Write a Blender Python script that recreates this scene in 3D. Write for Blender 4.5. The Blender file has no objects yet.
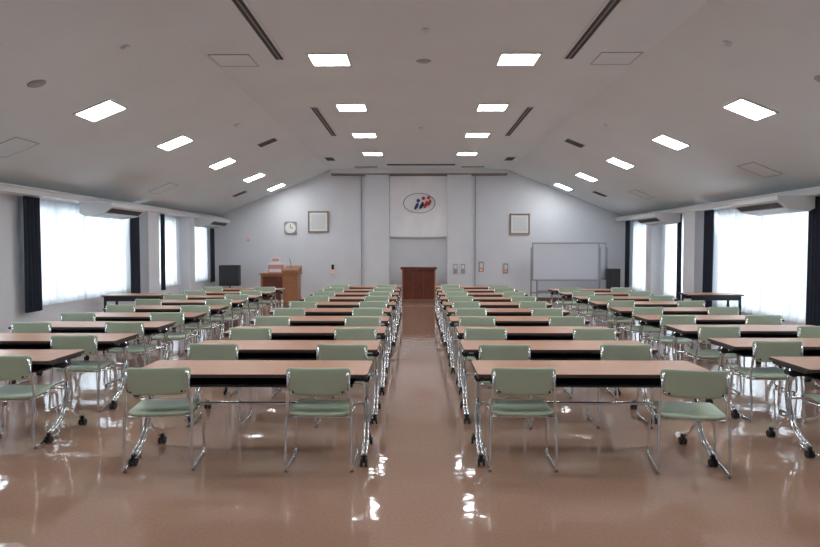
import bpy, math, random
from mathutils import Vector, Matrix
random.seed(4)
scene = bpy.context.scene
COL = scene.collection

# ---------------------------------------------------------------- materials
def mat(name, col, rough=0.5, metal=0.0, emit=None, estr=0.0, noise=0.0, nscale=8.0, bump=0.0, bscale=30.0, coat=0.0, spec=None):
    m = bpy.data.materials.new(name); m.use_nodes = True
    nt = m.node_tree; b = nt.nodes['Principled BSDF']
    b.inputs['Base Color'].default_value = (*col, 1)
    b.inputs['Roughness'].default_value = rough
    b.inputs['Metallic'].default_value = metal
    b.inputs['Coat Weight'].default_value = coat
    b.inputs['Coat Roughness'].default_value = 0.06
    if spec is not None: b.inputs['Specular IOR Level'].default_value = spec
    if emit:
        b.inputs['Emission Color'].default_value = (*emit, 1)
        b.inputs['Emission Strength'].default_value = estr
    tc = None
    if noise or bump:
        tc = nt.nodes.new('ShaderNodeTexCoord')
    if noise:
        n = nt.nodes.new('ShaderNodeTexNoise'); n.inputs['Scale'].default_value = nscale; n.inputs['Detail'].default_value = 4
        r = nt.nodes.new('ShaderNodeValToRGB')
        r.color_ramp.elements[0].position = 0.3; r.color_ramp.elements[1].position = 0.7
        r.color_ramp.elements[0].color = (*[c*(1-noise) for c in col], 1)
        r.color_ramp.elements[1].color = (*[min(1, c*(1+noise)) for c in col], 1)
        nt.links.new(tc.outputs['Object'], n.inputs['Vector']); nt.links.new(n.outputs['Fac'], r.inputs['Fac'])
        nt.links.new(r.outputs['Color'], b.inputs['Base Color'])
    if bump:
        n = nt.nodes.new('ShaderNodeTexNoise'); n.inputs['Scale'].default_value = bscale; n.inputs['Detail'].default_value = 3
        bp = nt.nodes.new('ShaderNodeBump'); bp.inputs['Strength'].default_value = bump; bp.inputs['Distance'].default_value = 0.02
        nt.links.new(tc.outputs['Object'], n.inputs['Vector']); nt.links.new(n.outputs['Fac'], bp.inputs['Height'])
        nt.links.new(bp.outputs['Normal'], b.inputs['Normal'])
    return m

M_wall = mat('wall_paint', (0.71, 0.73, 0.775), 0.7, noise=0.02, nscale=2, bump=0.05, bscale=60)
M_ceil = mat('ceiling_board', (0.685, 0.73, 0.75), 0.75, noise=0.02, nscale=1.2, bump=0.04, bscale=80)
M_trim = mat('trim_white', (0.68, 0.70, 0.71), 0.5, noise=0.02)
M_base = mat('baseboard_brown', (0.16, 0.09, 0.06), 0.4, noise=0.1)
M_alu = mat('aluminium', (0.36, 0.37, 0.39), 0.35, metal=0.9)
M_chrome = mat('chrome', (0.78, 0.80, 0.83), 0.14, metal=1.0)
M_green = mat('green_vinyl', (0.46, 0.56, 0.43), 0.42, noise=0.05, nscale=3, bump=0.05, bscale=200)
M_black = mat('black_plastic', (0.015, 0.015, 0.018), 0.4, noise=0.1)
M_darkedge = mat('table_edge', (0.06, 0.045, 0.045), 0.4, noise=0.1)
M_shelf = mat('shelf_dark', (0.030, 0.030, 0.040), 0.45, noise=0.1)
M_slot = mat('slot_dark', (0.03, 0.03, 0.035), 0.6, noise=0.1)
M_grey = mat('device_grey', (0.33, 0.33, 0.34), 0.5, noise=0.04)
M_navy = mat('navy_drape', (0.012, 0.018, 0.035), 0.85, noise=0.15)
M_wood = mat('lectern_wood_dark', (0.12, 0.026, 0.015), 0.35, noise=0.25, nscale=6)
M_woodL = mat('lectern_wood_light', (0.33, 0.14, 0.06), 0.4, noise=0.15, nscale=6)
M_frame = mat('frame_tan', (0.26, 0.19, 0.15), 0.5, noise=0.1)
M_board = mat('whiteboard_surface', (0.62, 0.65, 0.72), 0.25, noise=0.01)
M_banner = mat('banner_cloth', (0.91, 0.92, 0.96), 0.8, noise=0.02, nscale=3, bump=0.1, bscale=4)
M_lblack = mat('logo_dark', (0.02, 0.02, 0.05), 0.7, noise=0.05)
M_lred = mat('logo_red', (0.5, 0.03, 0.03), 0.7, noise=0.05)
M_lblue = mat('logo_blue', (0.02, 0.05, 0.22), 0.7, noise=0.05)
M_pink = mat('box_pink', (0.65, 0.30, 0.34), 0.6, noise=0.1)
M_paper = mat('paper_white', (0.8, 0.8, 0.78), 0.7, noise=0.03)
M_light = mat('light_panel_diffuser', (0.9, 0.9, 0.9), 0.5, emit=(0.97, 0.99, 1.0), estr=19.0)
M_led = mat('led_red', (0.5, 0.05, 0.03), 0.4, emit=(1, 0.15, 0.05), estr=1.5)

def floor_mat():
    m = bpy.data.materials.new('floor_vinyl'); m.use_nodes = True
    nt = m.node_tree; b = nt.nodes['Principled BSDF']; L = nt.links
    tc = nt.nodes.new('ShaderNodeTexCoord')
    n1 = nt.nodes.new('ShaderNodeTexNoise'); n1.inputs['Scale'].default_value = 0.9; n1.inputs['Detail'].default_value = 6
    n2 = nt.nodes.new('ShaderNodeTexNoise'); n2.inputs['Scale'].default_value = 45; n2.inputs['Detail'].default_value = 4
    for n in (n1, n2): L.new(tc.outputs['Object'], n.inputs['Vector'])
    mx = nt.nodes.new('ShaderNodeMath'); mx.operation = 'ADD'
    L.new(n1.outputs['Fac'], mx.inputs[0]); L.new(n2.outputs['Fac'], mx.inputs[1])
    mm = nt.nodes.new('ShaderNodeMath'); mm.operation = 'MULTIPLY'; mm.inputs[1].default_value = 0.5
    L.new(mx.outputs[0], mm.inputs[0])
    r = nt.nodes.new('ShaderNodeValToRGB')
    r.color_ramp.elements[0].position = 0.35; r.color_ramp.elements[1].position = 0.65
    r.color_ramp.elements[0].color = (0.37, 0.225, 0.160, 1); r.color_ramp.elements[1].color = (0.45, 0.285, 0.21, 1)
    L.new(mm.outputs[0], r.inputs['Fac']); L.new(r.outputs['Color'], b.inputs['Base Color'])
    rr = nt.nodes.new('ShaderNodeMapRange'); rr.inputs['To Min'].default_value = 0.02; rr.inputs['To Max'].default_value = 0.09
    L.new(n1.outputs['Fac'], rr.inputs['Value']); L.new(rr.outputs['Result'], b.inputs['Roughness'])
    n3 = nt.nodes.new('ShaderNodeTexNoise'); n3.inputs['Scale'].default_value = 6; n3.inputs['Detail'].default_value = 2
    L.new(tc.outputs['Object'], n3.inputs['Vector'])
    bp = nt.nodes.new('ShaderNodeBump'); bp.inputs['Strength'].default_value = 0.09; bp.inputs['Distance'].default_value = 0.02
    L.new(n3.outputs['Fac'], bp.inputs['Height']); L.new(bp.outputs['Normal'], b.inputs['Normal'])
    b.inputs['IOR'].default_value = 1.8
    return m
M_floor = floor_mat()

def top_mat():
    m = bpy.data.materials.new('table_laminate'); m.use_nodes = True
    nt = m.node_tree; b = nt.nodes['Principled BSDF']; L = nt.links
    tc = nt.nodes.new('ShaderNodeTexCoord'); mp = nt.nodes.new('ShaderNodeMapping')
    mp.inputs['Scale'].default_value = (1.5, 22, 1)
    L.new(tc.outputs['Object'], mp.inputs['Vector'])
    n = nt.nodes.new('ShaderNodeTexNoise'); n.inputs['Scale'].default_value = 2.5; n.inputs['Detail'].default_value = 5
    L.new(mp.outputs['Vector'], n.inputs['Vector'])
    r = nt.nodes.new('ShaderNodeValToRGB')
    r.color_ramp.elements[0].position = 0.3; r.color_ramp.elements[1].position = 0.7
    r.color_ramp.elements[0].color = (0.40, 0.185, 0.10, 1); r.color_ramp.elements[1].color = (0.49, 0.24, 0.135, 1)
    L.new(n.outputs['Fac'], r.inputs['Fac']); L.new(r.outputs['Color'], b.inputs['Base Color'])
    b.inputs['Roughness'].default_value = 0.36
    return m
M_top = top_mat()

def lace_mat():
    m = bpy.data.materials.new('lace_curtain_fabric'); m.use_nodes = True
    nt = m.node_tree; nt.nodes.clear(); L = nt.links
    o = nt.nodes.new('ShaderNodeOutputMaterial')
    tr = nt.nodes.new('ShaderNodeBsdfTranslucent'); tr.inputs['Color'].default_value = (0.9, 0.93, 0.97, 1)
    df = nt.nodes.new('ShaderNodeBsdfDiffuse'); df.inputs['Color'].default_value = (0.85, 0.86, 0.88, 1)
    tp = nt.nodes.new('ShaderNodeBsdfTransparent')
    m1 = nt.nodes.new('ShaderNodeMixShader'); m1.inputs[0].default_value = 0.3
    m2 = nt.nodes.new('ShaderNodeMixShader')
    tc = nt.nodes.new('ShaderNodeTexCoord'); n = nt.nodes.new('ShaderNodeTexNoise'); n.inputs['Scale'].default_value = 60
    L.new(tc.outputs['Object'], n.inputs['Vector'])
    mr = nt.nodes.new('ShaderNodeMapRange'); mr.inputs['To Min'].default_value = 0.02; mr.inputs['To Max'].default_value = 0.18
    L.new(n.outputs['Fac'], mr.inputs['Value']); L.new(mr.outputs['Result'], m2.inputs[0])
    L.new(tr.outputs[0], m1.inputs[1]); L.new(df.outputs[0], m1.inputs[2])
    L.new(m1.outputs[0], m2.inputs[1]); L.new(tp.outputs[0], m2.inputs[2])
    L.new(m2.outputs[0], o.inputs['Surface'])
    return m
M_lace = lace_mat()
def glass_mat():
    m = bpy.data.materials.new('window_glass'); m.use_nodes = True
    nt = m.node_tree; nt.nodes.clear(); L = nt.links
    o = nt.nodes.new('ShaderNodeOutputMaterial'); tp = nt.nodes.new('ShaderNodeBsdfTransparent')
    g = nt.nodes.new('ShaderNodeBsdfGlossy'); g.inputs['Roughness'].default_value = 0.02
    mx = nt.nodes.new('ShaderNodeMixShader'); mx.inputs[0].default_value = 0.06
    L.new(tp.outputs[0], mx.inputs[1]); L.new(g.outputs[0], mx.inputs[2]); L.new(mx.outputs[0], o.inputs['Surface'])
    return m
M_glass = glass_mat()

# ---------------------------------------------------------------- mesh builder
class MB:
    def __init__(s): s.v=[]; s.f=[]; s.m=[]; s.s=[]; s.mats=[]
    def mi(s, m):
        if m not in s.mats: s.mats.append(m)
        return s.mats.index(m)
    def face(s, idx, m, smooth=False):
        s.f.append(tuple(idx)); s.m.append(s.mi(m)); s.s.append(smooth)
    def box(s, x0,x1,y0,y1,z0,z1, m, xf=None):
        b=len(s.v)
        P=[(x0,y0,z0),(x1,y0,z0),(x1,y1,z0),(x0,y1,z0),(x0,y0,z1),(x1,y0,z1),(x1,y1,z1),(x0,y1,z1)]
        if xf: P=[tuple(xf @ Vector(p)) for p in P]
        s.v+=P
        for q in [(3,2,1,0),(4,5,6,7),(0,1,5,4),(1,2,6,5),(2,3,7,6),(3,0,4,7)]:
            s.face([b+i for i in q], m)
    def prism(s, poly, z0, z1, mtop, mside, mbot=None, tf=None, smooth=False):
        n=len(poly); b=len(s.v)
        tf = tf or (lambda p: p)
        s.v += [tf((x,y,z0)) for x,y in poly] + [tf((x,y,z1)) for x,y in poly]
        s.face([b+n+i for i in range(n)], mtop); s.face([b+n-1-i for i in range(n)], mbot or mside)
        for i in range(n):
            j=(i+1)%n; s.face([b+i,b+j,b+n+j,b+n+i], mside, smooth)
    def cyl(s, c, axis, r, h, m, n=16, r2=None):
        a=Vector(axis).normalized(); u=a.orthogonal().normalized(); w=a.cross(u); c=Vector(c)
        b=len(s.v); r2 = r if r2 is None else r2
        for k,(hh,rr) in enumerate(((-h/2,r),(h/2,r2))):
            for i in range(n):
                t=2*math.pi*i/n; s.v.append(tuple(c+a*hh+(u*math.cos(t)+w*math.sin(t))*rr))
        s.face([b+n-1-i for i in range(n)], m); s.face([b+n+i for i in range(n)], m)
        for i in range(n):
            j=(i+1)%n; s.face([b+i,b+j,b+n+j,b+n+i], m, True)
    def tube(s, pts, r, m, n=8, bend=0.0, bn=5):
        P=[Vector(p) for p in pts]
        if bend>0:
            Q=[P[0]]
            for i in range(1,len(P)-1):
                a,b_,c=P[i-1],P[i],P[i+1]
                d1=min(bend,(a-b_).length*0.48); d2=min(bend,(c-b_).length*0.48)
                p0=b_+(a-b_).normalized()*d1; p2=b_+(c-b_).normalized()*d2
                for k in range(bn+1):
                    t=k/bn; Q.append(p0*(1-t)**2+b_*2*t*(1-t)+p2*t*t)
            Q.append(P[-1]); P=Q
        T=[]
        for i in range(len(P)):
            if i==0: t=P[1]-P[0]
            elif i==len(P)-1: t=P[-1]-P[-2]
            else: t=(P[i+1]-P[i]).normalized()+(P[i]-P[i-1]).normalized()
            T.append(t.normalized())
        u=T[0].orthogonal().normalized(); b=len(s.v)
        for i,p in enumerate(P):
            u=(u-T[i]*u.dot(T[i])).normalized(); w=T[i].cross(u)
            for k in range(n):
                t=2*math.pi*k/n; s.v.append(tuple(p+(u*math.cos(t)+w*math.sin(t))*r))
        for i in range(len(P)-1):
            for k in range(n):
                j=(k+1)%n; s.face([b+i*n+k,b+i*n+j,b+(i+1)*n+j,b+(i+1)*n+k], m, True)
        s.face([b+n-1-k for k in range(n)], m); e=b+(len(P)-1)*n; s.face([e+k for k in range(n)], m)
    def pad(s, fn, nu, nv, m):
        idx={}
        for side in (0,1):
            for i in range(nu+1):
                for j in range(nv+1):
                    edge = i in (0,nu) or j in (0,nv)
                    if side==1 and edge: idx[(1,i,j)]=idx[(0,i,j)]; continue
                    u=math.sin((-1+2*i/nu)*math.pi/2); v=math.sin((-1+2*j/nv)*math.pi/2)
                    idx[(side,i,j)]=len(s.v); s.v.append(tuple(fn(u,v,side if not edge else 0.5)))
        for i in range(nu):
            for j in range(nv):
                q=[(i,j),(i+1,j),(i+1,j+1),(i,j+1)]
                s.face([idx[(0,)+k] for k in reversed(q)], m, True)
                s.face([idx[(1,)+k] for k in q], m, True)
    def mesh(s, name):
        me=bpy.data.meshes.new(name); me.from_pydata(s.v,[],s.f)
        for m in s.mats: me.materials.append(m)
        me.polygons.foreach_set('material_index', s.m); me.polygons.foreach_set('use_smooth', s.s)
        me.update(); return me
    def obj(s, name, loc=(0,0,0), rz=0):
        return place(s.mesh(name), name, loc, rz)
def place(me, name, loc=(0,0,0), rz=0):
    o=bpy.data.objects.new(name, me); o.location=loc; o.rotation_euler=(0,0,rz); COL.objects.link(o); return o
def rrect(w, h, r, n=5, cx=0, cy=0):
    out=[]
    for sx,sy,a0 in ((1,-1,-90),(1,1,0),(-1,1,90),(-1,-1,180)):
        for k in range(n+1):
            a=math.radians(a0+90*k/n); out.append((cx+sx*(w/2-r)+r*math.cos(a), cy+sy*(h/2-r)+r*math.sin(a)))
    return out

# ---------------------------------------------------------------- room
CX=0.1; HW=6.5; XL=CX-HW; XR=CX+HW; Y0=-3.0; Y1=20.1; ZC=4.07; HC=2.77; K=0.40
ZE=ZC-K*(HW-HC)
def zc(x):
    a=abs(x-CX); return ZC if a<HC else ZC-K*(a-HC)
b=MB(); b.box(XL-0.25,XR+0.25,Y0-0.2,Y1+0.2,-0.2,0,M_floor); b.obj('floor')
b=MB(); prof=[(XL-0.25,zc(XL-0.25)),(CX-HC,ZC),(CX+HC,ZC),(XR+0.25,zc(XR+0.25))]; t=0.15
n=len(prof)
for y in (Y0-0.2,Y1+0.2):
    b.v += [(x,y,z) for x,z in prof]+[(x,y,z+t) for x,z in prof]
for i in range(3):
    b.face([i,i+1,8+i+1,8+i],M_ceil); b.face([4+i,12+i,12+i+1,4+i+1],M_ceil)
    b.face([i,4+i,4+i+1,i+1],M_ceil); b.face([8+i,8+i+1,12+i+1,12+i],M_ceil)
b.face([0,8,12,4],M_ceil); b.face([3,7,15,11],M_ceil)
b.obj('ceiling')
def gable(name,y0,y1):
    b=MB(); poly=[(XL,0),(XR,0),(XR,ZE),(CX+HC,ZC),(CX-HC,ZC),(XL,ZE)]
    b.prism(poly,0,1,M_wall,M_wall,tf=lambda p:(p[0], y0+(y1-y0)*p[2], p[1])); b.obj(name)
gable('wall_front',Y1,Y1+0.2); gable('wall_rear',Y0-0.2,Y0)
WIN=[(5.0,8.6),(10.4,14.1),(15.7,16.95),(17.9,19.4)]
WZ={'left':(0.72,2.4),'right':(0.42,2.4)}
def sidewall(side):
    z0,z1=WZ[side]; xa,xb=(XL-0.25,XL) if side=='left' else (XR,XR+0.25)
    b=MB(); ys=[Y0]
    for a,c in WIN: ys+= [a,c]
    ys.append(Y1)
    for i in range(0,len(ys),2): b.box(xa,xb,ys[i],ys[i+1],0,ZE,M_wall)
    for a,c in WIN:
        b.box(xa,xb,a,c,0,z0,M_wall); b.box(xa,xb,a,c,z1,ZE,M_wall)
    b.obj('wall_'+side)
for s_ in ('left','right'): sidewall(s_)
wn=0
for side in ('left','right'):
    z0,z1=WZ[side]; sg=1 if side=='left' else -1; X=XL if side=='left' else XR
    for (a,c) in WIN:
        wn+=1; b=MB()
        def bx(d0,d1,ya,yb,za,zb,m,b=b,X=X,sg=sg):
            x0,x1=sorted((X-sg*d0,X-sg*d1)); b.box(x0,x1,ya,yb,za,zb,m)
        f=0.05
        bx(0.06,0.16,a,a+f,z0,z1,M_alu); bx(0.06,0.16,c-f,c,z0,z1,M_alu)
        bx(0.06,0.16,a+f,c-f,z0,z0+f,M_alu); bx(0.06,0.16,a+f,c-f,z1-f,z1,M_alu)
        k=max(1,round((c-a)/0.9))
        for i in range(1,k):
            y=a+(c-a)*i/k; bx(0.08,0.14,y-0.025,y+0.025,z0+f,z1-f,M_alu)
        bx(0.105,0.113,a+f,c-f,z0+f,z1-f,M_glass)
        b.obj('window_%d'%wn)
        L=bpy.data.lights.new('daylight','AREA'); L.shape='RECTANGLE'; L.size=(z1-z0)+1.0; L.size_y=(c-a)+1.0
        L.energy=4.7*L.size*L.size_y; L.color=(0.78,0.92,1.0); L.spread=math.radians(90)
        lo=bpy.data.objects.new('daylight',L); COL.objects.link(lo)
        lo.location=(X-sg*1.0,(a+c)/2+0.6,(z0+z1)/2+0.35)
        d=Vector((sg*1.0,-0.7,-0.25)).normalized()
        zax=-d; yax=Vector((0,1,0)); yax=(yax-zax*yax.dot(zax)).normalized(); xax=yax.cross(zax)
        lo.rotation_euler=Matrix((xax,yax,zax)).transposed().to_euler()
        def curtain(name,ya,yb,za,zb,dep,amp,per,m):
            b=MB(); n=max(8,int((yb-ya)/per*12)); rows=8
            ph=random.random()*6
            for j in range(rows+1):
                t=j/rows; z=za+(zb-za)*t
                for i in range(n+1):
                    y=ya+(yb-ya)*i/n
                    w=math.sin(2*math.pi*(y-ya)/per+ph+1.2*math.sin(y*2.3)+0.2*t)*amp*(0.6+0.4*(1-t))*(0.7+0.3*math.sin(y*5+ph))
                    b.v.append((X+sg*(dep+w),y,z))
            for j in range(rows):
                for i in range(n):
                    q=j*(n+1)+i; b.face([q,q+1,q+n+2,q+n+1],m,True)
            return b.obj(name)
        curtain('lace_curtain',a-0.02,c+0.02,z0-0.06,z1+0.04,0.065,0.055,0.24,M_lace)
        if c-a>2: ends=[(a-0.28,a+0.14),(c-0.2,c+0.25)]
        elif a<16: ends=[(a-0.12,a+0.12)]
        else: ends=[(c-0.1,c+0.3)]
        for ya,yb in ends:
            curtain('drape_curtain',ya,yb,z0-0.12,z1+0.07,0.16,0.03,0.10,M_navy)
        b=MB(); x0,x1=sorted((X+sg*0.001,X+sg*0.2)); b.box(x0,x1,a-0.32,c+0.32,z1+0.075,ZE-0.101,M_trim)
        b.obj('curtain_rail')
for X,sg in ((XL,1),(XR,-1)):
    for (a,c) in ((14.5,15.1),(17.15,17.55)):
        b=MB(); x0,x1=sorted((X,X+sg*0.3)); b.box(x0,x1,a,c,0,ZE-0.1,M_wall); b.obj('wall_pillar')
k=0
for X,sg,nm in ((XL,1,'left'),(XR,-1,'right')):
    k+=1; b=MB(); x0,x1=sorted((X,X+sg*0.36)); b.box(x0,x1,Y0,Y1,ZE-0.10,ZE-0.005,M_trim)
    x0,x1=sorted((X,X+sg*0.39)); b.box(x0,x1,Y0,Y1,ZE-0.015,ZE+0.012,M_trim); b.obj('trim_%d'%k)
    b=MB(); x0,x1=sorted((X,X+sg*0.012)); b.box(x0,x1,Y0,Y1,0,0.08,M_base); b.obj('baseboard_'+nm)
b=MB(); b.box(XL,XR,Y1-0.012,Y1,0,0.08,M_base); b.obj('baseboard_front')
for x in (-1.2,1.34):
    b=MB(); b.box(x-0.37,x+0.37,Y1-0.32,Y1,0,3.9,M_wall); b.box(x-0.37,x+0.37,Y1-0.33,Y1,0,0.08,M_base)
    b.obj('wall_column')
b=MB(); b.box(CX-HC+0.05,CX+HC-0.05,Y1-0.36,Y1,3.9,3.935,M_frame); b.box(CX-HC+0.05,CX+HC-0.05,Y1-0.35,Y1,3.935,ZC-0.002,M_trim); b.obj('trim_3')
for x in (-1.72,1.86):
    b=MB(); b.box(x-0.012,x+0.012,Y1-0.02,Y1,0.08,3.9,M_grey); b.obj('trim_4')

# ---------------------------------------------------------------- ceiling fixtures
def ctf(x,y):
    a=x-CX; ang=0
    if a>HC: ang=math.atan(K)
    if a<-HC: ang=-math.atan(K)
    return Matrix.Translation((x,y,zc(x))) @ Matrix.Rotation(ang,4,'Y')
def fixture(b,name,x,y):
    o=b.obj(name); o.matrix_world=ctf(x,y); return o
def light(x,y):
    b=MB(); w=0.235; f=0.025
    b.box(-w,w,-w,w,-0.012,-0.002,M_light)
    for q in ((-w-f,-w,-w-f,w+f),(w,w+f,-w-f,w+f),(-w,w,-w-f,-w),(-w,w,w,w+f)):
        b.box(*q,-0.020,-0.001,M_trim)
    fixture(b,'ceiling_light_panel',x,y)
for y in (3.1,5.75,8.3,11.1,13.8,16.5): light(CX-1.21,y); light(CX+1.21,y)
for y in (3.1,5.85,8.5,11.1,13.8,16.5,19.1):
    light(CX-4.28,y); light(CX+4.28,y)
def slot(x,y0,y1):
    b=MB(); L=(y1-y0)/2; w=0.055
    b.box(-w,w,-L,L,-0.006,-0.002,M_slot)
    b.box(-w-0.015,-w,-L,L,-0.014,-0.001,M_trim); b.box(w,w+0.015,-L,L,-0.014,-0.001,M_trim)
    b.box(-w,w,-L-0.015,-L,-0.014,-0.001,M_trim); b.box(-w,w,L,L+0.015,-0.014,-0.001,M_trim)
    b.box(-0.005,0.005,-L,L,-0.012,-0.002,M_grey)
    fixture(b,'air_slot_diffuser',x,(y0+y1)/2)
for s_ in (-1,1):
    slot(CX+s_*1.85,5.6,8.3); slot(CX+s_*1.87,11.1,13.9)
def hatch(x,y,w=0.25):
    b=MB(); t=0.01
    b.box(-w,w,-w,w,-0.004,-0.001,M_ceil)
    for q in ((-w-t,-w,-w-t,w+t),(w,w+t,-w-t,w+t),(-w,w,-w-t,-w),(-w,w,w,w+t)): b.box(*q,-0.008,-0.001,M_grey)
    fixture(b,'ceiling_hatch',x,y)
for x,y in ((-2.36,8.35),(2.56,8.3),(-5.5,13.9),(5.7,10.7),(-5.4,8.5),(5.6,16.0)): hatch(x,y)
def disc(name,x,y,r,h,m=M_grey):
    b=MB(); b.cyl((0,0,-h/2-0.001),(0,0,-1),r,h,m,24,r*0.85)
    b.cyl((0,0,-h-0.004),(0,0,-1),r*0.55,0.006,m,20)
    fixture(b,name,x,y)
for x,y in ((-4.2,7.1),(4.4,7.0)): disc('ceiling_speaker',x,y,0.10,0.008)
disc('ceiling_speaker',0.1,8.4,0.10,0.008)
for x,y in ((-3.2,7.1),(3.38,7.05),(0.1,7.2),(-3.2,11.5),(3.4,11.6),(0.1,13.0)): disc('smoke_detector',x,y,0.05,0.04,M_trim)
def vent(x,y,wx,wy):
    b=MB(); b.box(-wx,wx,-wy,wy,-0.008,-0.001,M_grey)
    n_=max(2,int(wy*2/0.05))
    for i in range(n_):
        yy=-wy+(i+0.5)*2*wy/n_; b.box(-wx+0.015,wx-0.015,yy-0.014,yy+0.014,-0.012,-0.008,M_slot)
    fixture(b,'ceiling_vent',x,y)
for x,y in ((-3.15,13.6),(3.37,13.7),(-4.95,17.9),(5.15,18.0),(-2.35,17.5),(2.55,17.5)): vent(x,y,0.2,0.16) if abs(x)>2.6 else vent(x,y,0.12,0.3)
vent(0.15,18.7,1.0,0.14)
vent(-1.5,19.2,0.35,0.08); vent(1.7,19.2,0.35,0.08)

# ---------------------------------------------------------------- air conditioners
def aircon(X,sg,y0,y1):
    b=MB(); z1=2.477
    X=X+sg*0.215
    prof=[(0,z1),(0,z1-0.2),(0.10,z1-0.25),(0.42,z1-0.2),(0.6,z1-0.07),(0.6,z1)]
    pts=[(X+sg*p,z) for p,z in prof]; n=len(pts); b0=len(b.v)
    for y in (y0,y1): b.v+=[(x,y,z) for x,z in pts]
    for i in range(n):
        j=(i+1)%n; b.face([b0+i,b0+j,b0+n+j,b0+n+i],M_trim)
    b.face([b0+i for i in range(n)],M_trim); b.face([b0+n+n-1-i for i in range(n)],M_trim)
    def sl(p0,z0,p1,z1_,m,off):
        q=len(b.v); b.v+=[(X+sg*p0,y0+0.08,z0-off),(X+sg*p1,y0+0.08,z1_-off),(X+sg*p1,y1-0.08,z1_-off),(X+sg*p0,y1-0.08,z0-off)]
        b.face([q,q+1,q+2,q+3],m)
    sl(0.455,z1-0.175,0.56,z1-0.099,M_slot,0.006); sl(0.13,z1-0.245,0.36,z1-0.21,M_grey,0.004)
    b.obj('air_conditioner')
for y in (6.4,11.7,17.65): aircon(XL,1,y,y+1.5) 
for y in (5.6,10.3,15.5): aircon(XR,-1,y,y+1.5)

# ---------------------------------------------------------------- chair mesh
def chair_mesh():
    b=MB()
    def back(u,v,side):
        w=0.228+0.016*v
        x=u*w; z=v*0.102
        r=0.045; ax=max(0,abs(u)*0.228-(0.228-r))/r; az=max(0,abs(v)*0.102-(0.102-r))/r
        if ax>0 and az>0:
            l=max(ax,az)/math.hypot(ax,az)
            x=math.copysign(w-r+ax*l*r,u); z=math.copysign(0.102-r+az*l*r,v)
        z+=0.672
        th=0.013*((1-abs(u)**20)*(1-abs(v)**16))**0.5 if side!=0.5 else 0
        y=-0.225+0.035*u*u-0.06*(z-0.6)+(th if side==1 else -th)
        return (x,y,z)
    b.pad(lambda u,v,s:back(u,v,1-s if s!=0.5 else s),20,14,M_green)
    def seat(u,v,side):
        w=0.225-0.008*v; x=u*w; yy=v*0.215
        r=0.07; ax=max(0,abs(u)*0.225-(0.225-r))/r; az=max(0,abs(v)*0.215-(0.215-r))/r
        if ax>0 and az>0:
            l=max(ax,az)/math.hypot(ax,az)
            x=math.copysign(w-r+ax*l*r,u); yy=math.copysign(0.215-r+az*l*r,v)
        th=0.02*((1-abs(u)**12)*(1-abs(v)**12))**0.5 if side!=0.5 else 0
        z=0.425+0.012*u*u+0.01*v-(0.02*max(0,v)**3)+(th if side==1 else -th)
        return (x,yy+0.03,z)
    b.pad(seat,18,16,M_green)
    r=0.011
    for s in (-1,1):
        x=s*0.236
        b.tube([(s*0.212,-0.215,0.745),(s*0.226,-0.20,0.58),(x,-0.18,0.45),(x*1.03,-0.235,0.021),(x*1.03,0.20,0.021),(x,0.17,0.400),(s*0.205,-0.14,0.395)],r,M_chrome,8,0.05)
        b.cyl((x*1.03,-0.19,0.009),(0,0,1),0.013,0.018,M_grey,10)
        b.cyl((x*1.03,0.16,0.009),(0,0,1),0.013,0.018,M_grey,10)
        b.cyl((s*0.18,-0.239,0.60),(0,1,0),0.008,0.012,M_black,8)
    b.tube([(-0.23,0.17,0.38),(0.23,0.17,0.38)],0.009,M_chrome,8)
    b.tube([(-0.225,-0.15,0.395),(0.225,-0.15,0.395)],0.009,M_chrome,8)
    b.tube([(-0.216,-0.20,0.60),(-0.1,-0.205,0.60),(0.1,-0.205,0.60),(0.216,-0.20,0.60)],0.008,M_chrome,8,0.05)
    return b.mesh('conference_chair')
CH=chair_mesh()

def table_mesh(W=1.8,D=0.6):
    b=MB(); H=0.70
    b.prism(rrect(W,D,0.03),H-0.026,H-0.003,M_darkedge,M_darkedge)
    b.prism(rrect(W-0.006,D-0.006,0.028),H-0.003,H,M_top,M_top)
    x=W/2-0.12
    b.box(-x,x,-0.22,0.06,0.590,0.605,M_shelf); b.box(-x,x,0.045,0.06,0.60,H-0.03,M_shelf)
    b.tube([(-x,-0.23,0.597),(x,-0.23,0.597)],0.009,M_shelf,8)
    for s in (-1,1):
        X=s*(W/2-0.03)
        b.box(X-0.02,X+0.02,-0.24,0.24,H-0.05,H-0.026,M_shelf)
        b.box(min(X,s*x),max(X,s*x),-0.02,0.02,0.590,0.608,M_shelf)
        for dx in (-0.014,0.014):
            b.tube([(X+dx,-0.02,H-0.04),(X+dx,0.06,0.42),(X+dx,-0.06,0.16),(X+dx,-0.27,0.075)],0.012,M_chrome,8,0.14,7)
        b.tube([(X,0.03,0.45),(X,0.02,0.28),(X,0.12,0.14),(X,0.27,0.075)],0.013,M_chrome,8,0.12,7)
        b.cyl((X,0.0,0.62),(0,1,0),0.03,0.10,M_black,12)
        for yy in (-0.275,0.275):
            b.cyl((X,yy,0.075),(0,0,1),0.016,0.03,M_black,10)
            b.box(X-0.008,X+0.008,yy-0.012,yy+0.022,0.03,0.07,M_black)
            for dx in (-0.018,0.018): b.cyl((X+dx,yy,0.03),(1,0,0),0.03,0.017,M_black,14)
    b.tube([(-(W/2-0.03),0.045,0.40),((W/2-0.03),0.045,0.40)],0.014,M_chrome,8)
    return b.mesh('folding_table')
TB=table_mesh()

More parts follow.
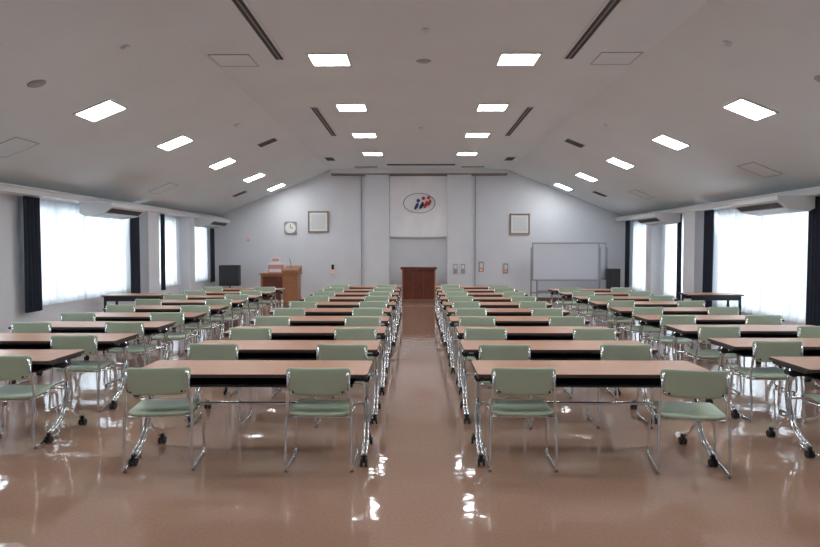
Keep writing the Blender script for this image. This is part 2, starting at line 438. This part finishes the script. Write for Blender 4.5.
def block(x0,ystart,n,sp):
    cx=x0+0.9
    for k in range(n):
        yn=ystart+sp*k; jx=random.uniform(-0.015,0.015) if k else 0
        place(TB,'folding_table',(cx+jx,yn+0.3,0),0)
        for i,off in enumerate((-0.57,0.57)):
            jy=random.uniform(-0.05,0.02); rz=random.uniform(-0.05,0.05); jo=random.uniform(-0.03,0.03)
            inner_l = -3<x0<0; inner_r = 0<x0<1
            if k==0 and inner_r and i==1: rz=-0.18; jo=0.10; jy=-0.08
            if k==0 and inner_r and i==0: rz=-0.02; jo=0.0; jy=0.0
            if k==0 and inner_l and i==0: rz=0.12; jo=-0.08; jy=0.0
            if k==0 and inner_l and i==1: rz=0.0; jo=-0.02; jy=0.0
            place(CH,'conference_chair',(cx+off+jo,yn+0.10+jy,0),rz)
block(-2.16,4.70,10,1.165)
block(0.46,4.72,10,1.16)
block(-4.86,5.25,9,1.135)
block(3.05,4.93,9,1.15)

def side_table(x,y,W):
    b=MB(); H=0.72
    b.prism(rrect(W,0.6,0.02),H-0.03,H,M_top,M_darkedge)
    for sx in (-1,1):
        for sy in (-1,1): b.box(sx*(W/2-0.06)-0.02,sx*(W/2-0.06)+0.02,sy*0.24-0.02,sy*0.24+0.02,0,H-0.03,M_black)
        b.box(sx*(W/2-0.06)-0.01,sx*(W/2-0.06)+0.01,-0.22,0.22,0.12,0.15,M_black)
    b.box(-W/2+0.06,W/2-0.06,-0.25,-0.235,H-0.12,H-0.03,M_black); b.box(-W/2+0.06,W/2-0.06,0.235,0.25,H-0.12,H-0.03,M_black)
    b.obj('side_table',(x,y,0))
side_table(-5.55,12.6,1.15); side_table(5.95,12.9,1.05)

# ---------------------------------------------------------------- lecterns
b=MB()
b.box(-0.52,0.52,-0.3,0.3,0,0.08,M_base)
b.box(-0.50,0.50,-0.28,0.28,0.08,1.02,M_woodL)
b.box(-0.46,0.46,-0.292,-0.28,0.11,0.99,M_wood)
for x in (-0.15,0.15): b.box(x-0.006,x+0.006,-0.298,-0.292,0.15,0.95,M_base)
b.box(-0.54,0.54,-0.33,0.33,1.02,1.06,M_woodL)
b.box(-0.54,0.54,-0.345,-0.33,1.0,1.07,M_wood)
b.obj('lectern',(0.08,19.3,0))
b=MB()
b.box(-0.55,0.55,-0.3,0.3,0,0.07,M_base)
b.box(-0.53,0.53,-0.27,0.27,0.07,0.88,M_woodL)
b.box(-0.47,0.10,-0.28,-0.27,0.14,0.82,M_wood)
poly=[(-0.32,0.91),(0.3,0.91),(0.3,1.12),(-0.32,1.0)]
b.prism(poly,0.10,0.56,M_woodL,M_woodL,tf=lambda p:(p[2],p[0],p[1]))
b.box(-0.58,0.58,-0.31,0.31,0.88,0.91,M_woodL)
b.tube([(0.3,0.0,1.05),(0.3,-0.05,1.25),(0.28,-0.15,1.33)],0.008,M_black,6,0.05)
b.obj('speaker_podium',(-3.95,18.6,0))
b=MB(); b.box(-0.2,0.2,-0.12,0.12,0,0.24,M_pink); b.box(-0.17,0.17,-0.125,-0.12,0.03,0.12,M_paper); b.box(-0.21,0.21,-0.13,0.13,0.24,0.28,M_paper)
b.box(-0.12,0.12,-0.02,0.02,0.28,0.45,M_paper); b.box(-0.10,0.10,-0.024,-0.02,0.34,0.42,M_pink)
b.obj('donation_box',(-4.1,18.62,0.912))
def pa(x,y,z0,w,h):
    b=MB()
    b.box(-w/2,w/2,-0.15,0.15,z0,z0+h,M_black)
    b.box(-w/2+0.02,w/2-0.02,-0.16,-0.15,z0+0.02,z0+h-0.02,M_slot)
    b.cyl((0,0,z0/2+0.02),(0,0,1),0.02,z0-0.02,M_black,10)
    b.box(-0.22,0.22,-0.02,0.02,0,0.03,M_black); b.box(-0.02,0.02,-0.2,0.2,0,0.03,M_black)
    b.obj('pa_speaker',(x,y,0))
pa(-5.65,19.3,0.5,0.58,0.62); pa(5.75,18.6,0.42,0.30,0.62)

def wb(x,y,W=2.0):
    b=MB(); z0,z1=0.74,1.76
    b.box(-W/2,W/2,-0.012,0.012,z0,z1,M_board)
    f=0.035
    b.box(-W/2-f,W/2+f,-0.02,0.02,z1,z1+f,M_alu); b.box(-W/2-f,W/2+f,-0.02,0.02,z0-f,z0,M_alu)
    b.box(-W/2-f,-W/2,-0.02,0.02,z0,z1,M_alu); b.box(W/2,W/2+f,-0.02,0.02,z0,z1,M_alu)
    b.box(-W/2+0.1,W/2-0.1,-0.09,-0.02,z0-0.03,z0-0.015,M_alu)
    for s in (-1,1):
        X=s*(W/2+0.055)
        b.box(X-0.02,X+0.02,-0.02,0.02,0.1,z1-0.1,M_alu); b.box(X-0.02,X+0.02,-0.28,0.28,0.07,0.11,M_alu)
        b.box(min(X,s*W/2),max(X,s*W/2),-0.012,0.012,1.15,1.19,M_alu)
        for yy in (-0.26,0.26): b.cyl((X,yy,0.035),(1,0,0),0.035,0.03,M_black,12)
    b.box(-W/2-0.05,W/2+0.05,-0.015,0.015,0.34,0.38,M_alu)
    b.obj('mobile_whiteboard',(x,y,0))
wb(4.28,18.3,1.85); wb(4.62,18.95,1.95)

# ---------------------------------------------------------------- banner + logo
b=MB(); W=0.90; z0,z1=2.0,3.88; N=40; R=40
for j in range(R+1):
    for i in range(N+1):
        u=i/N; v=j/R
        d=0.025*math.cos(u*2*math.pi*2)+0.035*abs(math.sin(v*math.pi*3))+0.015*math.sin(u*9+v*5)+0.014*math.sin(u*26-v*9)*(1.1-v)+0.03*abs(math.sin(u*math.pi*2))
        b.v.append((0.08-W+2*W*u, Y1-0.17+d, z0+(z1-z0)*v+0.02*math.sin(u*math.pi)*(v-1)))
for j in range(R):
    for i in range(N):
        q=j*(N+1)+i; b.face([q,q+1,q+N+2,q+N+1],M_banner,True)
b.tube([(0.08-W+0.01,Y1-0.10,z1),(0.08+W-0.01,Y1-0.10,z1)],0.02,M_alu,8)
ly=Y1-0.23; lx=0.10; lz=3.03
def flat(poly,m,yo=0):
    b.prism(poly,0,0.004,m,m,tf=lambda p:(lx+p[0],ly+yo+p[2],lz+p[1]))
n=48
q=len(b.v)
for i in range(n):
    a=2*math.pi*i/n
    for k_ in (1.0,0.955): b.v.append((lx+0.50*k_*math.cos(a),ly,lz+0.31*k_*math.sin(a)))
for i in range(n):
    j=(i+1)%n; b.face([q+2*i,q+2*j,q+2*j+1,q+2*i+1],M_lblack)
def circ(cx,cz,r,m): flat([(cx+r*math.cos(2*math.pi*i/16),cz+r*math.sin(2*math.pi*i/16)) for i in range(16)],m)
def swoosh(cx,cz,h,w,lean,m):
    L=[];Rr=[]
    for i in range(9):
        t=i/8; x=cx+lean*math.sin(t*1.5)*h; z=cz+h*t; ww=w*math.sin(math.pi*(0.12+0.8*t))
        L.append((x-ww,z)); Rr.append((x+ww,z))
    flat(Rr+L[::-1],m,0)
swoosh(-0.14,-0.20,0.22,0.055,0.4,M_lblue); circ(-0.03,0.08,0.055,M_lblue)
swoosh(0.02,-0.18,0.22,0.06,0.4,M_lblack)
swoosh(0.15,-0.15,0.22,0.06,0.4,M_lred); circ(0.13,0.15,0.055,M_lred)
swoosh(0.28,-0.08,0.20,0.05,0.3,M_lred); circ(0.29,0.17,0.05,M_lred)
b.obj('wall_banner')
def framed(x,z,w,h):
    b=MB(); y=Y1; f=0.045
    b.box(x-w,x+w,y-0.03,y-0.001,z-h,z+h,M_paper)
    for q in ((x-w-f,x-w,z-h-f,z+h+f),(x+w,x+w+f,z-h-f,z+h+f),(x-w,x+w,z-h-f,z-h),(x-w,x+w,z+h,z+h+f)): b.box(q[0],q[1],y-0.05,y-0.001,q[2],q[3],M_frame)
    b.box(x-w+0.06,x+w-0.06,y-0.034,y-0.03,z-h+0.06,z+h-0.06,M_trim)
    b.obj('picture_frame')
framed(-3.07,2.46,0.28,0.29); framed(3.25,2.39,0.27,0.28)
b=MB(); b.prism(rrect(0.40,0.40,0.05),0,0.04,M_grey,M_grey,tf=lambda p:(-3.95+p[0],Y1-p[2]-0.001,2.27+p[1]))
b.cyl((-3.95,Y1-0.045,2.27),(0,1,0),0.165,0.01,M_paper,28)
b.box(-3.957,-3.943,Y1-0.056,Y1-0.05,2.27,2.40,M_black); b.box(-3.95,-3.86,Y1-0.056,Y1-0.05,2.262,2.278,M_black)
b.obj('wall_clock')
def dev(name,x,z,w,h,m=M_grey):
    b=MB(); b.box(x-w,x+w,Y1-0.05,Y1-0.001,z-h,z+h,m); b.box(x-w*0.6,x+w*0.6,Y1-0.056,Y1-0.05,z-h*0.2,z+h*0.7,M_slot if m is M_paper else M_trim)
    b.cyl((x,Y1-0.055,z-h*0.6),(0,1,0),w*0.3,0.01,M_led,10); b.obj(name)
dev('wall_intercom',-2.62,1.0,0.07,0.17,M_paper); dev('wall_switch_panel',2.05,1.05,0.08,0.16); dev('wall_telephone',2.82,1.0,0.07,0.16)
def dev2(name,x,z,w,h):
    b=MB(); y=Y1-0.321
    b.box(x-w,x+w,y-0.04,y,z-h,z+h,M_grey); b.box(x-w*0.7,x+w*0.7,y-0.045,y-0.04,z,z+h*0.8,M_paper); b.obj(name)
dev2('wall_switch_panel',1.22,1.0,0.06,0.15); dev2('wall_switch_panel',1.45,1.0,0.06,0.15)
b=MB(); b.cyl((-5.3,Y1-0.02,1.9),(0,1,0),0.05,0.036,M_grey,16); b.cyl((-5.3,Y1-0.045,1.9),(0,1,0),0.02,0.02,M_led,10); b.obj('fire_alarm_lamp')

# ---------------------------------------------------------------- world + camera
w=bpy.data.worlds.new('World'); scene.world=w; w.use_nodes=True
bg=w.node_tree.nodes['Background']; bg.inputs[0].default_value=(0.80,0.90,1.0,1); bg.inputs[1].default_value=0.7
cam=bpy.data.cameras.new('Camera'); cam.lens=28.0; cam.sensor_width=36; cam.clip_start=0.05
co=bpy.data.objects.new('Camera',cam); COL.objects.link(co)
co.location=(0,0,1.64); co.rotation_euler=(math.radians(90-2.29),0,math.radians(0.54))
scene.camera=co
scene.view_settings.view_transform='Standard'
scene.view_settings.look='None'
scene.view_settings.exposure=0.62
